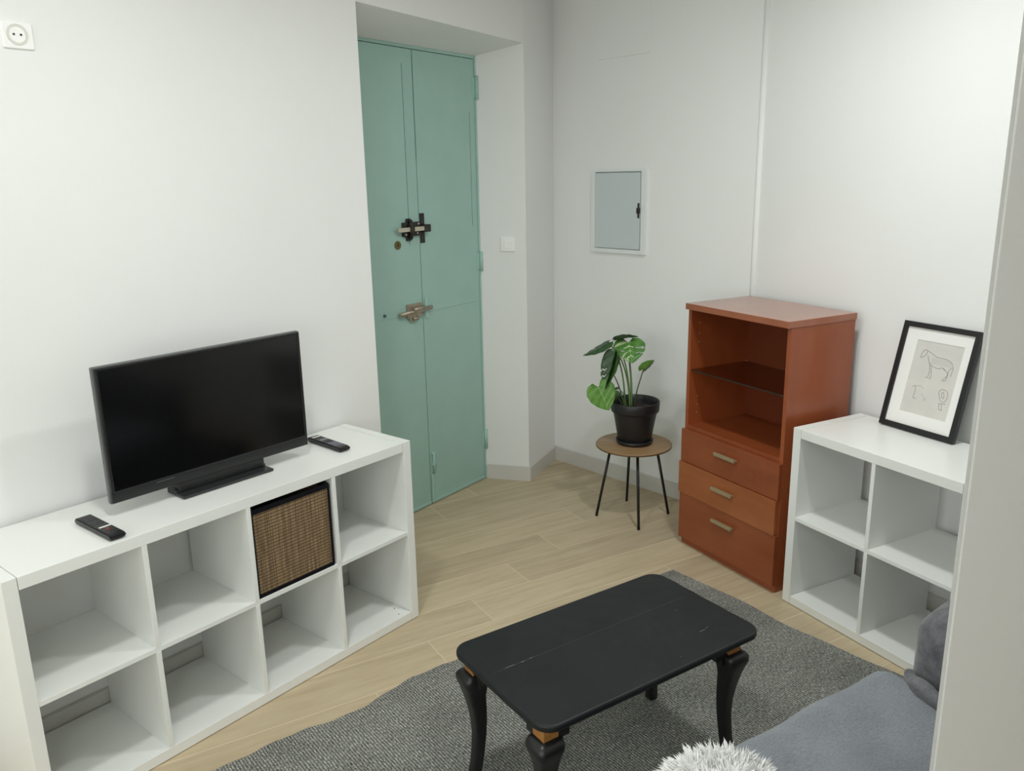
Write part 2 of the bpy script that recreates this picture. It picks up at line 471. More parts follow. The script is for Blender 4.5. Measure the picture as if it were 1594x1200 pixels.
# light switch on the niche side
azR = math.atan2((RB-D).y, (RB-D).x)
t = thing('light_switch', 'white square light switch on the wall between teal door and corner', 'switch', (RB.x, RB.y, 0), azR)
boxpart('plate', t, M['plastic'], -.144, -.063, -.009, 0, 1.355, 1.435, bev=.003)
boxpart('rocker', t, M['plastic'], -.124, -.083, -.013, -.008, 1.372, 1.418, bev=.002)

# wall socket top left
t = thing('wall_socket', 'white round-well power socket high on the left wall', 'socket', (W0.x, W0.y, 0), K1A)
sx, sz = .409, 2.176
boxpart('plate', t, M['plastic'], .369, .452, -.009, 0, 2.138, 2.208, bev=.003)
b = NBM()
ring = []
n = 32
prof = [(.0285, -.0105), (.022, -.0105), (.0205, -.003), (0, -.003)]
rings = []
for r_, y in prof:
    rings.append([b.verts.new((sx+r_*math.cos(2*math.pi*i/n), y, sz+r_*math.sin(2*math.pi*i/n))) for i in range(n)] if r_ else [b.verts.new((sx, y, sz))])
for A, B in zip(rings, rings[1:]):
    for i in range(n):
        j = (i+1) % n
        b.faces.new((A[i], A[j], B[j], B[i]) if len(B) > 1 else (A[i], A[j], B[0]))
obj('socket_well', b, M['plastic2'], t, smooth=False)
for dx in (-.0095, .0095):
    b = NBM()
    c = [b.verts.new((sx+dx+.003*math.cos(k*.785), -.0115, sz+.003*math.sin(k*.785))) for k in range(8)]
    c2 = [b.verts.new((v.co.x, -.010, v.co.z)) for v in c]
    b.faces.new(c)
    for k in range(8): b.faces.new((c[k], c2[k], c2[(k+1) % 8], c[(k+1) % 8]))
    obj('pin_hole', b, M['hole'], t)

# ------------------------------------------------------------------ teal double door
door = bpy.data.objects.new('door_1', None); C.objects.link(door); door['kind'] = 'structure'
door.location = (D.x, D.y, 0); door.rotation_euler = (0, 0, DAZ)
SE = -.497
def leafpart(x0, x1):
    b = NBM(); box(b, x0, x1, 0, .045, .006, 2.369, .002)
    box(b, x0+.03, x1-.03, -.0022, .001, 1.078, 1.128, .001)       # raised rail band
    box(b, x0+.004, x1-.004, -.007, .002, .004, .020, .002)        # bottom drip strip
    return obj('door_leaf', b, M['teal'], door)
lr = leafpart(SE+.0025, -.014); ll = leafpart(-.895, SE-.0025)
b = NBM(); box(b, -.012, .0, -.004, .05, 0, 2.387); box(b, -.90, 0, .0, .05, 2.372, 2.3865, .001); box(b, -.90, 0, .050, .07, 0, 2.387)
obj('door_frame', b, M['teal2'], door)
# grooves and cover strip
boxpart('groove', ll, M['teal_dark'], -.5755, -.573, -.0006, .001, 1.43, 2.30)
b = NBM(); box(b, -.497, -.478, -.004, .001, 1.86, 2.345, .001); obj('cover_strip', b, M['teal'], lr)
boxpart('groove', lr, M['teal_dark'], -.478, -.4765, -.0006, .001, 1.90, 2.30)
boxpart('groove', lr, M['teal_dark'], -.062, -.060, -.0006, .001, 1.5, 2.1)
b = NBM(); box(b, SE+.003, SE+.022, -.010, 0, .006, .17, .004); obj('cover_pipe', b, M['teal2'], lr)
# hinges
for z0, z1 in ((2.165, 2.286), (1.246, 1.353), (.191, .308)):
    b = NBM(); tube(b, [(-.004, -.010, z0), (-.004, -.010, z1)], .0095, 12)
    box(b, -.030, -.006, -.004, 0, z0+.01, z1-.01); zz = (z0+z1)/2; tube(b, [(-.004, -.010, zz-.002), (-.004, -.010, zz+.002)], .0102, 12)
    obj('hinge', b, M['teal2'], door)
# upper iron rim lock
zc = 1.513
lk = boxpart('rim_lock', ll, M['iron'], -.630, -.505, -.016, 0, zc-.036, zc+.034, bev=.003, label='dark iron sliding bolt lock')
b = NBM()
for dz, w_ in ((.042, .03), (-.046, .036)):
    box(b, -.585-w_/2, -.585+w_/2, -.012, 0, zc+dz-.012, zc+dz+.010, .003)
tube(b, [(-.585, -.022, zc-.048), (-.585, -.022, zc+.046)], .010, 10)
obj('lock_guide', b, M['iron'], lk)
for sx0, sz0 in ((-.615, -.026), (-.530, -.022), (-.520, .024)):
    boxpart('screw', lk, M['steel'], sx0-.0045, sx0+.0045, -.018, -.015, zc+sz0-.0045, zc+sz0+.0045, bev=.001)
b = NBM(); box(b, -.683, -.480, -.034, -.019, zc-.012, zc+.010, .003); obj('bolt', b, M['steel'], lk, 'bright metal sliding bolt')
b = NBM(); box(b, -.603, -.570, -.038, -.014, zc-.018, zc+.020, .003); obj('bolt_keeper', b, M['iron'], lk)
b = NBM(); box(b, -.495, -.464, -.007, 0, 1.437, 1.587, .002); box(b, -.497, -.447, -.036, -.005, zc-.020, zc+.018, .003)
obj('strike_plate', b, M['iron'], lr, 'dark iron catch plate')
b = NBM(); tube(b, [(-.665, -.006, 1.438), (-.665, .001, 1.438)], .021, 20); k = obj('lock_cylinder', b, M['brass'], ll, 'round brass keyhole cylinder')
b = NBM(); box(b, -.668, -.662, -.0075, -.0055, 1.430, 1.446); obj('keyhole', b, M['hole'], k)
# lower nickel bolt
zc = 1.092
lk = boxpart('rim_lock', ll, M['nickel'], -.628, -.512, -.014, 0, zc-.030, zc+.042, bev=.003, label='worn nickel sliding bolt lock')
b = NBM(); box(b, -.618, -.55, -.020, -.010, zc-.045, zc-.020, .004); tube(b, [(-.60, -.026, zc+.012), (-.52, -.026, zc+.016)], .013, 10)
tube(b, [(-.60, -.024, zc-.034), (-.565, -.024, zc-.030)], .009, 8)
obj('lock_guide', b, M['nickel'], lk)
b = NBM(); tube(b, [(-.694, -.022, zc-.002), (-.455, -.022, zc+.010)], .0115, 12); obj('bolt', b, M['nickel'], lk)
b = NBM(); box(b, -.486, -.462, -.008, 0, 1.045, 1.155, .003); obj('strike_plate', b, M['teal2'], lr)
b = NBM(); tube(b, [(-.787, -.012, 1.10), (-.787, 0, 1.10)], .007, 10); obj('stud', b, M['teal_dark'], ll)
# bottom surface bolt on right leaf
b = NBM(); box(b, -.486, -.466, -.005, 0, .185, .300, .001); tube(b, [(-.476, -.012, .175), (-.476, -.012, .292)], .006, 8)
box(b, -.470, -.446, -.012, -.006, .222, .230); box(b, -.487, -.460, -.014, 0, .285, .297, .002); box(b, -.487, -.460, -.014, 0, .222, .234, .002)
obj('surface_bolt', b, M['teal2'], lr)

# ------------------------------------------------------------------ cube shelving units
def shelf_unit(name, label, o2, az, cols, dots=False):
    t = thing(name, label, 'shelving unit', (o2.x, o2.y, 0), az)
    Wd = {4: 1.465, 2: .765}[cols]; H = .765; Dp = .39; P = .038; th = .016
    cw = (Wd-2*P-(cols-1)*th)/cols; ch = (H-2*P-th)/2
    for s in (0, 1):
        x0 = 0 if s == 0 else Wd-P
        boxpart('side_panel', t, M['lam'], x0, x0+P, 0, Dp, .003, H, bev=.0012)
    boxpart('top_panel', t, M['lam'], P+.0018, Wd-P-.0018, 0.0005, Dp-.0005, H-P, H-.0008, bev=.0012)
    bp = boxpart('bottom_panel', t, M['lam'], P+.0018, Wd-P-.0018, 0.0005, Dp-.0005, .003, P, bev=.0012)
    boxpart('shelf', t, M['lam'], P, Wd-P, 0.002, Dp, P+ch, P+ch+th, bev=.0008)
    for r_ in range(2):
        z0 = P + r_*(ch+th)
        for c_ in range(1, cols):
            x = P + c_*cw + (c_-1)*th
            boxpart('divider', t, M['lam'], x, x+th, 0.001, Dp, z0, z0+ch, bev=.0008)
    if dots:
        for q in ((1.38, .028), (1.40, .075)):
            b = NBM(); lathe(b, [(0, P-.0004), (.0028, P-.0004), (.0028, P+.0005), (0, P+.0005)], 8, *q); obj('peg_hole', b, M['hole'], bp)
    return t
shelf_unit('cube_shelf', 'long white cube shelf of two rows and four columns under the television', K1O, K1A, 4, True)
shelf_unit('cube_shelf', 'small white cube shelf beside the cherry cabinet, framed drawing on top', K2O, K2A, 2)

def loc(o2, az, x, y, z=0):
    c, s_ = math.cos(az), math.sin(az)
    return (o2.x+c*x-s_*y, o2.y+s_*x+c*y, z)

# storage basket in the third upper cell
t = thing('storage_basket', 'brown bamboo storage box with black trim in the long white shelf', 'basket', loc(K1O, K1A, .743, .006, .3906), K1A)
wB, dB, hB = .322, .345, .322
b = NBM()
box(b, .004, wB-.004, .004, .010, .004, hB-.016); box(b, .004, wB-.004, dB-.010, dB-.004, .004, hB-.012)
box(b, .004, .010, .010, dB-.010, .004, hB-.012); box(b, wB-.010, wB-.004, .010, dB-.010, .004, hB-.012)
obj('bamboo_body', b, M['bamboo'], t)
b = NBM()
box(b, 0, wB, .0, .014, hB-.020, hB-.004, .002); box(b, 0, wB, dB-.014, dB, hB-.018, hB-.002, .002)
for x in (0, wB-.014): box(b, x, x+.014, .012, dB-.012, hB-.018, hB-.002, .002)
box(b, 0, wB, 0, .012, 0, .013, .002)
for x in (0, wB-.006): box(b, x, x+.006, 0, .012, .010, hB-.018, .001)
obj('binding', b, M['black_cloth'], t, 'black cloth trim')
b = NBM(); box(b, .011, wB-.011, .011, dB-.011, .003, .006); box(b, .0105, wB-.0105, .0102, .012, .006, hB-.021); box(b, .0105, wB-.0105, dB-.012, dB-.0102, .006, hB-.021)
obj('lining', b, M['black_cloth'], t)

# ------------------------------------------------------------------ television
TO = Vector((-1.2322, 2.3581)); TA = .8736
t = thing('television', 'black flat-screen television on the long white shelf', 'television', (TO.x, TO.y, .765), TA)
w, h, zb = .732, .430, .042
b = NBM(); box(b, 0, w, .002, .022, zb, zb+h, .004); box(b, .03, w-.03, .021, .055, zb+.02, zb+h*.55, .012)
obj('housing', b, M['tvrim'], t)
b = NBM()
box(b, .004, w-.004, -.006, .003, zb+.003, zb+.040, .003); box(b, .004, w-.004, -.006, .003, zb+h-.012, zb+h-.002, .003)
box(b, .004, .014, -.006, .003, zb+.03, zb+h-.005, .003); box(b, w-.014, w-.004, -.006, .003, zb+.03, zb+h-.005, .003)
bz = obj('bezel', b, M['tvb'], t)
boxpart('screen', t, M['screen'], .012, w-.012, -.0025, .002, zb+.036, zb+h-.010, label='dark glossy screen')
boxpart('status_bar', bz, M['tvrim'], .145, .205, -.0072, -.0058, zb+.030, zb+.0325)
b = NBM()
box(b, .212, .552, -.038, .070, .0, .010, .003); box(b, .212, .552, .012, .068, .009, .018, .002)
sb = obj('stand_base', b, M['tvbase'], t)
b = NBM(); box(b, .222, .545, .006, .040, .010, zb+.01, .004); obj('stand_neck', b, M['tvb'], t)

# ------------------------------------------------------------------ remotes
def remote(label, ends, white_at, kind):
    a, c = Vector(ends[0]), Vector(ends[1]); az = math.atan2((c-a).y, (c-a).x)
    m = (a+c)/2; L = (c-a).length
    t = thing('remote_control', label, 'remote control', (m.x, m.y, .765), az, 'remote controls on the long shelf')
    b = NBM()
    prof = [(-L/2, .006), (-L/2+.01, .0012), (L/2-.01, .0012), (L/2, .006), (L/2, .013), (L/2-.012, .018), (-L/2+.012, .019), (-L/2, .014)]
    wv = .0235
    A = [b.verts.new((x, -wv, z)) for x, z in prof]; B = [b.verts.new((x, wv, z)) for x, z in prof]
    b.faces.new(A); b.faces.new(B[::-1])
    for i in range(8): b.faces.new((A[i], A[(i+1) % 8], B[(i+1) % 8], B[i]))
    bmesh.ops.bevel(b, geom=b.edges[:], offset=.003, segments=2, affect='EDGES')
    obj('shell', b, M['remote'], t)
    def zt(x): return .0188 - .001*(x+L/2)/L
    def keys(name, m, rows, cols, x0, dx, sx=.0055, sy=.009, ys=None, label=None):
        b = NBM()
        for i in range(rows):
            for j in range(cols):
                y = (j-(cols-1)/2)*(.013 if cols == 3 else .0115); x = x0+i*dx
                box(b, x-sx/2, x+sx/2, y-sy/2, y+sy/2, zt(x)-.002, zt(x)+.0012, .0004)
        obj(name, b, m, t, label)
    if kind == 0:
        keys('number_keys', M['btn'], 4, 3, -L/2+.028, .013)
        keys('menu_keys', M['btn'], 2, 3, -L/2+.090, .013)
        keys('white_key', M['btnw'], 1, 1, .028, .01, .009, .038, label='white keys')
        keys('red_key', M['btnr'], 2, 1, .044, .010, .006, .010, label='red keys')
        for o in (t.children[-1],): o.location.y = -.013
        keys('green_key', M['btng'], 1, 1, .046, .01, .010, .010, label='green key')
        t.children[-1].location.y = .004
        keys('lower_keys', M['btn'], 2, 3, .066, .013)
    else:
        keys('white_key', M['btnw'], 1, 1, -L/2+.030, .01, .010, .034, label='white key')
        keys('small_keys', M['btn'], 1, 3, -L/2+.050, .013)
        keys('grey_key', M['btnb'], 1, 1, -L/2+.080, .013, .014, .034, label='grey blue key')
        keys('round_keys', M['btn'], 2, 3, -L/2+.102, .013)
        keys('number_keys', M['btnb'], 4, 3, -L/2+.138, .0135, .0075, .0105, label='grey blue keys')
    return t
remote('black remote with white and red keys at the left of the television', [(-1.318, 2.339), (-1.142, 2.199)], 0, 0)
remote('black remote with grey blue keys at the right of the television', [(-.795, 3.105), (-.632, 2.955)], 0, 1)

# ------------------------------------------------------------------ cherry cabinet
t = thing('cabinet', 'cherry wood cabinet with open glass-shelved niche above three drawers', 'cabinet', (CABO.x, CABO.y, 0), CABA)
W_, Dc, Hc, p = .612, .372, 1.157, .020
for x in (0, W_-p): boxpart('side_panel', t, M['cherry'], x, x+p, 0, Dc, .034, Hc, bev=.001)
boxpart('back_panel', t, M['cherry_back'], p, W_-p, Dc-.010, Dc, .034, Hc)
boxpart('top_board', t, M['cherry_top'], -.001, W_+.003, -.020, Dc+.004, Hc, Hc+.028, bev=.0015)
boxpart('niche_floor', t, M['cherry2'], p, W_-p, .001, Dc-.01, .588, .606)
boxpart('plinth', t, M['cherry'], .001, W_-.001, .001, Dc-.01, 0, .034, bev=.001)
boxpart('inner_base', t, M['cherry_dark'], p, W_-p, .004, Dc-.01, .034, .05)
gl = boxpart('glass_shelf', t, M['glass'], p+.002, W_-p-.002, .010, Dc-.02, .868, .874, label='tinted glass shelf')
boxpart('glass_edge', gl, M['glass_edge'], p+.002, W_-p-.002, .0085, .0100, .868, .874)
for z in (.66, .70, .74, 1.00, 1.04, 1.09):
    boxpart('pin_hole', t, M['handle'], p-.0005, p+.0012, .047, .053, z-.003, z+.003)
for z0, z1, dx, pr, m, hz in ((.429, .588, 0, .020, 'cherry2', .527), (.271, .426, -.004, .026, 'cherry3', .362), (.036, .268, 0, .020, 'cherry2', .205)):
    dr_ = boxpart('drawer', t, M[m], .001+dx, W_+.001+dx, -pr, -.0005, z0, z1, bev=.0012)
    b = NBM(); box(b, .243+dx, .373+dx, -pr-.022, -pr-.012, hz-.002, hz+.014, .002); box(b, .243+dx, .373+dx, -pr-.014, -pr, hz+.002, hz+.009, .001)
    obj('handle', b, M['handle'], dr_, 'champagne metal bar handle')

# ------------------------------------------------------------------ stool and plant
SC = Vector((.629, 4.085))
t = thing('side_table', 'small round wooden side table with black metal legs under the plant', 'side table', (SC.x, SC.y, 0), 0)
b = NBM(); lathe(b, [(0, .389), (.19, .389), (.197, .392), (.197, .399), (.194, .402), (0, .402)], 64)
for f in b.faces:
    if f.calc_center_median().xy.length > .18 and f.calc_center_median().z < .4: f.material_index = 1
obj('tabletop', b, [M['stool_top'], M['stool_edge']], t)
for k in range(4):
    a = R(90*k+1)
    b = NBM(); tube(b, [(.192*math.cos(a), .196*math.sin(a), .001), (.118*math.cos(a), .118*math.sin(a), .390)], .0072, 12)
    obj('leg', b, M['blackmetal'], t)

t = thing('potted_plant', 'leafy green monstera in a black plastic pot on the round side table', 'plant', (.634, 4.095, .402), 0)
b = NBM()
lathe(b, [(0, .012), (.082, .012), (.085, .016), (.112, .168), (.114, .174), (.1215, .174), (.1245, .182), (.1265, .224), (.124, .2285), (.1195, .226), (.117, .20), (.108, .165), (.1, .15)], 64)
obj('pot', b, M['pot'], t)
b = NBM(); lathe(b, [(0, 0), (.086, 0), (.093, .006), (.098, .022), (.094, .024), (.088, .014), (0, .012)], 64); obj('saucer', b, M['pot'], t)
b = NBM(); lathe(b, [(0, .186), (.07, .188), (.114, .184)], 40); obj('soil', b, M['soil'], t)

def leaf(base, tip, side, width, fold=.15, droop=.0, m='leaf_bright', heart=.16, slits=(), label=None):
    base, tip, side = Vector(base), Vector(tip), Vector(side)
    a = tip-base; L = a.length; a.normalize(); s = (side - a*side.dot(a)).normalized(); n_ = a.cross(s).normalized()
    NT, NW = 26, 8
    b = NBM(); uvl = b.loops.layers.uv.new('UV'); grid = {}
    for i in range(NT+1):
        tt = i/NT
        wd = width/2*(math.sin(math.pi*min(1, (tt*.93+.07)**.62)))**.75 if tt < 1 else 0
        wd = width/2*(.30+.70*math.sqrt(max(0, 1-((tt-.30)/.30)**2)) if tt < .30 else math.cos(math.pi/2*((tt-.30)/.70))**.85)
        for j in range(-NW, NW+1):
            u = j/NW
            back = heart*L*(1-tt)**2*abs(u)**1.2
            wob = 1+.012*math.sin(i*1.1)*abs(u)
            pt = base + a*(tt*L - back) + s*(u*wd*wob) + n_*(fold*abs(u)*wd - droop*L*tt*tt + .0012*math.sin(i*.9+j))
            grid[i, j] = (b.verts.new(pt), (u*.5+.5, tt))
    for i in range(NT):
        for j in range(-NW, NW):
            uo = (abs(j+.5))/NW; skip = False
            for (ti, sg) in slits:
                c = ti*NT + (uo-.5)*3
                if abs(i+.5-c) < .55 and uo > .42 and (j+.5)*sg > 0: skip = True
            if skip: continue
            q = [grid[i, j], grid[i, j+1], grid[i+1, j+1], grid[i+1, j]]
            f = b.faces.new([x[0] for x in q]); f.smooth = True
            for lp, x in zip(f.loops, q): lp[uvl].uv = x[1]
    bmesh.ops.delete(b, geom=[v for v in b.verts if not v.link_faces], context='VERTS')
    g0 = b.faces[:]
    r = bmesh.ops.solidify(b, geom=g0, thickness=.0012)
    return obj('leaf', b, M[m], t, label)
def petiole(pts, r0=.0045, r1=.0025, m='stem'):
    P = spline(pts, 6); n_ = len(P)
    b = NBM(); tube(b, P, [r0+(r1-r0)*i/(n_-1) for i in range(n_)], 8); obj('stem', b, M[m], t)
# plant-local coordinates: x right, y away from camera, z up (pot origin at table top)
Z = -.402
def q(dx, z, y=0): return (dx-.004, y, z+Z)
L2 = leaf(q(-.029, .925, .045), q(-.022, .842, -.05), (1, .0, .03), .162, .06, .06, 'leaf_var', .22, ((.35, 1), (.55, 1), (.45, -1)), 'variegated glossy leaf')
petiole([q(-.015, .59, .0), q(-.018, .72, .0), q(-.026, .85, .03), q(-.029, .925, .046)], .006, .004)
leaf(q(-.138, .935, .01), q(-.262, .866, -.03), (.25, .9, .42), .080, .25, .10, 'leaf_dark', .15, ((.5, 1),))
petiole([q(-.045, .59, .01), q(-.06, .75, .01), q(-.095, .88, .012), q(-.138, .930, .01)], .0045, .003, 'stem')
leaf(q(-.098, .940, .04), q(.014, .970, .03), (-.2, .8, -.42), .10, .2, .12, 'leaf_dark', .12)
petiole([q(-.03, .59, .02), q(-.05, .75, .03), q(-.085, .89, .04), q(-.098, .940, .04)], .0045, .003, 'stem_dark')
leaf(q(-.105, .895, -.02), q(-.142, .694, -.03), (.6, -.8, .1), .105, .5, -.12, 'leaf_dark', .05, ((.5, -1), (.65, -1)))
leaf(q(-.105, .895, -.02), q(-.150, .700, -.045), (.5, .9, .1), .11, .3, .06, 'leaf_bright', .05)
bpy.data.objects.remove(t.children[-1], do_unlink=True)
petiole([q(-.02, .59, .01), q(-.035, .72, .0), q(-.065, .83, -.01), q(-.105, .895, -.02)], .0045, .003, 'stem')
leaf(q(-.190, .715, -.04), q(-.140, .603, -.08), (.80, .25, .55), .150, .10, .08, 'leaf_bright', .22, (), 'bright green heart-shaped leaf')
petiole([q(-.05, .59, -.01), q(-.09, .655, -.02), q(-.14, .705, -.035), q(-.19, .715, -.04)], .0045, .003, 'stem_dark')
leaf(q(.045, .793, .0), q(.092, .847, -.02), (.75, .5, -.5), .062, .4, .05, 'leaf_bright', .3)
petiole([q(.002, .59, .01), q(.012, .67, .01), q(.032, .75, .005), q(.045, .795, .0)], .0035, .0025, 'stem_dark')
leaf(q(-.085, .682, -.03), q(-.132, .651, -.05), (.3, .4, .85), .034, .3, .1, 'leaf_dark', .1)
leaf(q(-.090, .706, -.02), q(-.157, .678, -.03), (.2, .9, .3), .024, .3, .1, 'leaf_dark', .1)
petiole([q(-.045, .59, -.01), q(-.065, .65, -.02), q(-.085, .685, -.028)], .003, .002, 'stem')
petiole([q(-.04, .59, .0), q(-.055, .66, -.01), q(-.09, .706, -.02)], .003, .002, 'stem')
petiole([q(-.05, .59, .02), q(-.075, .69, .02), q(-.105, .76, .02), q(-.128, .782, .015)], .0035, .002, 'stem_dark')
petiole([q(-.025, .59, -.01), q(-.03, .70, -.01), q(-.05, .82, -.01), q(-.08, .90, .0)], .0045, .003, 'stem')

# ------------------------------------------------------------------ framed drawing
FO = (1.4791, 3.1843); FA = -1.0974; FW, FH, LEAN = .323, .4217, .238
t = thing('picture_frame', 'black framed horse sketch leaning on the wall atop the small white shelf', 'picture', (FO[0], FO[1], .7698), FA)
LM = Matrix.Rotation(-LEAN, 4, 'X')
def fpart(name, bm, m, label=None): return obj(name, bm, m, t, label, LM)
b = NBM(); ww = .0205
dpt = .018
def mitre(b, quad_out, quad_in, y0, y1):
    o = [b.verts.new((x, y0, z)) for x, z in quad_out]; i_ = [b.verts.new((x, y0, z)) for x, z in quad_in]
    ob = [b.verts.new((x, y1, z)) for x, z in quad_out]; ib = [b.verts.new((x, y1, z)) for x, z in quad_in]
    for k in range(4):
        j = (k+1) % 4
        b.faces.new((o[k], o[j], i_[j], i_[k])); b.faces.new((ob[k], ob[j], ib[j], ib[k]))
        b.faces.new((o[k], o[j], ob[j], ob[k])); b.faces.new((i_[k], i_[j], ib[j], ib[k]))
mitre(b, [(0, 0), (FW, 0), (FW, FH), (0, FH)], [(ww, ww), (FW-ww, ww), (FW-ww, FH-ww), (ww, FH-ww)], 0, dpt)
fpart('frame_moulding', b, M['frame'])
b = NBM(); box(b, .004, FW-.004, .012, .0175, .004, FH-.004); fpart('backing', b, M['frame'])
b = NBM(); mitre(b, [(ww-.001, ww-.001), (FW-ww+.001, ww-.001), (FW-ww+.001, FH-ww+.001), (ww-.001, FH-ww+.001)], [(.072, .071), (.269, .071), (.269, .356), (.072, .356)], .008, .010)
fpart('mat_board', b, M['matb'], 'white mat board')
b = NBM(); box(b, .068, .273, .0102, .012, .067, .360); pp = fpart('drawing', b, M['paper'], 'grey paper with a faint horse study')
SK = [[(0.1, 0.289), (0.102, 0.305), (0.11, 0.32), (0.123, 0.32), (0.12, 0.304), (0.113, 0.296), (0.102, 0.288)], [(0.123, 0.32), (0.142, 0.313), (0.164, 0.303), (0.179, 0.301), (0.197, 0.301), (0.217, 0.298), (0.233, 0.29)], [(0.233, 0.29), (0.242, 0.275), (0.242, 0.257), (0.24, 0.24)], [(0.133, 0.291), (0.142, 0.277), (0.152, 0.268), (0.166, 0.263), (0.183, 0.26), (0.2, 0.266), (0.214, 0.26)], [(0.129, 0.301), (0.137, 0.285), (0.145, 0.269), (0.152, 0.244), (0.15, 0.221), (0.14, 0.218)], [(0.151, 0.268), (0.16, 0.241), (0.163, 0.218), (0.155, 0.218)], [(0.238, 0.275), (0.228, 0.259), (0.228, 0.242), (0.224, 0.222), (0.209, 0.22)], [(0.204, 0.263), (0.22, 0.255), (0.227, 0.243), (0.215, 0.224)], [(0.099, 0.172), (0.11, 0.177), (0.114, 0.155), (0.112, 0.132), (0.126, 0.131)], [(0.11, 0.177), (0.131, 0.182), (0.146, 0.173)], [(0.144, 0.157), (0.161, 0.13), (0.164, 0.144)], [(0.212, 0.177), (0.221, 0.186), (0.24, 0.185), (0.249, 0.172), (0.249, 0.155), (0.241, 0.142), (0.226, 0.145), (0.215, 0.165), (0.212, 0.177)], [(0.223, 0.171), (0.231, 0.177), (0.237, 0.156), (0.229, 0.157), (0.223, 0.171)], [(0.22, 0.132), (0.25, 0.136)], [(0.225, 0.132), (0.229, 0.111), (0.242, 0.11)], [(0.235, 0.134), (0.239, 0.111)]]
def stroke(b, pts, w0, y, mi):
    P = spline([(x, 0, z) for x, z in pts], 5); nn = len(P)
    prev = None
    for i, pnt in enumerate(P):
        tg = (P[min(i+1, nn-1)]-P[max(i-1, 0)]).normalized(); s_ = Vector((-tg.z, 0, tg.x))
        wv = w0*(.45+.75*abs(math.sin(i*1.3+len(pts))))
        a = b.verts.new((pnt.x+s_.x*wv, y, pnt.z+s_.z*wv)); c = b.verts.new((pnt.x-s_.x*wv, y, pnt.z-s_.z*wv))
        if prev: b.faces.new((prev[0], a, c, prev[1])).material_index = mi
        prev = (a, c)
b = NBM()
for i, s_ in enumerate(SK):
    faint = i in (9, 10)
    stroke(b, s_, .0007 if not faint else .0005, .0100, 1 if faint else 0)
    stroke(b, [(x+.0012, z-.001) for x, z in s_], .0013, .01005, 1)
for k in range(14):    # light body shading strokes
    x = .150+.006*k; stroke(b, [(x, .296), (x+.004, .283), (x+.002, .272)], .0010, .01008, 1)
sk = fpart('sketch_lines', b, [M['sketch'], M['sketch2']]); sk.parent = pp
sk.matrix_local = Matrix.Identity(4)

# ------------------------------------------------------------------ rug
bm = NBM()
ra = Vector((.718, 3.433)); e1 = Vector((math.cos(R(217.8)), math.sin(R(217.8)))); e2 = Vector((math.cos(R(-52.6)), math.sin(R(-52.6))))
NX, NY = 90, 60; LX, LY = 2.35, 1.62; G = []
for i in range(NX+1):
    row = []
    for j in range(NY+1):
        u_, v_ = i/NX, j/NY
        pnt = ra + e1*(LX*u_) + e2*(LY*v_)
        if j < 6:
            wv = (.016*math.sin(u_*LX*6.3+.6) + .010*math.sin(u_*LX*14+1.1) + .030*math.sin(u_*math.pi*1.0) + .0035*math.sin(u_*LX*47))*(1-j/6)
            pnt = pnt - e2*wv*min(1, u_*8)
        if i < 5:
            wv = (.010*math.sin(v_*LY*7.0) + .004*math.sin(v_*LY*17+1))*(1-i/5)
            pnt = pnt - e1*wv*min(1, v_*6)
        row.append(bm.verts.new((pnt.x, pnt.y, .0075+.0012*math.sin(i*.9)*math.sin(j*.7))))
    G.append(row)
fs = []
for i in range(NX):
    for j in range(NY): fs.append(bm.faces.new((G[i][j], G[i+1][j], G[i+1][j+1], G[i][j+1])))
bd = [e for e in bm.edges if e.is_boundary]
ex = bmesh.ops.extrude_edge_only(bm, edges=bd)
for v_ in ex['geom']:
    if isinstance(v_, bmesh.types.BMVert): v_.co.z = .0005
tag(obj('rug', bm, M['rug']), 'dark grey flat-woven rug with wavy edge under the black coffee table', 'rug')

# ------------------------------------------------------------------ coffee table
TC = Vector((.269, 2.147)); TAZ = R(33.6)
t = thing('coffee_table', 'black painted wooden coffee table with curved legs and gold corner blocks', 'coffee table', (TC.x, TC.y, .009), TAZ)
HW, HD, H_ = .402, .232, .441
b = NBM()
def rr(hw, hd, r_, n_=10):
    out = []
    for cx, cy, a0 in ((hw-r_, hd-r_, 0), (-hw+r_, hd-r_, 90), (-hw+r_, -hd+r_, 180), (hw-r_, -hd+r_, 270)):
        for k in range(n_+1):
            a = R(a0+90*k/n_); out.append((cx+r_*math.cos(a), cy+r_*math.sin(a)))
    return out
layers = [(-.010, H_-.019), (-.002, H_-.019), (0, H_-.015), (0, H_-.005), (-.0025, H_-.0012), (-.007, H_)]
rings = [[b.verts.new((x, y, z)) for x, y in rr(HW+o_, HD+o_, .052+o_)] for o_, z in layers]
for A, B in zip(rings, rings[1:]):
    for k in range(len(A)): b.faces.new((A[k], A[(k+1) % len(A)], B[(k+1) % len(A)], B[k]))
b.faces.new(rings[-1]); b.faces.new(rings[0][::-1])
top = obj('tabletop', b, M['table'], t)
b = NBM(); box(b, -HW+.03, HW-.05, .046, .0472, H_-.0004, H_+.0001); obj('board_joint', b, mat('joint_line', (52, 56, 58), .6), top)
chipm = mat('chip', (128, 128, 124), .6)
for q_ in ((-.33, .0475, .03), (-.28, .046, .012), (-.25, .0475, .01), (.24, -.13, .02), (.27, -.125, .008), (.1, -.19, .003), (.27, .0, .003)):
    boxpart('paint_chip', top, chipm, q_[0], q_[0]+q_[2], q_[1]-.0007, q_[1]+.0007, H_-.0003, H_+.0003)
zb_ = H_-.019
XL, XR, YC = -.3635, .2985, .1845
b = NBM()
for s_ in (-1, 1):
    ya_ = -YC-.010 if s_ < 0 else .172; box(b, XL+.02, XR-.01, ya_-.009, ya_+.009, zb_-.026, zb_)
    xa_ = XL-.010 if s_ < 0 else XR+.014; box(b, xa_-.009, xa_+.009, -YC+.02, .150, zb_-.026, zb_)
obj('apron', b, M['table2'], t)
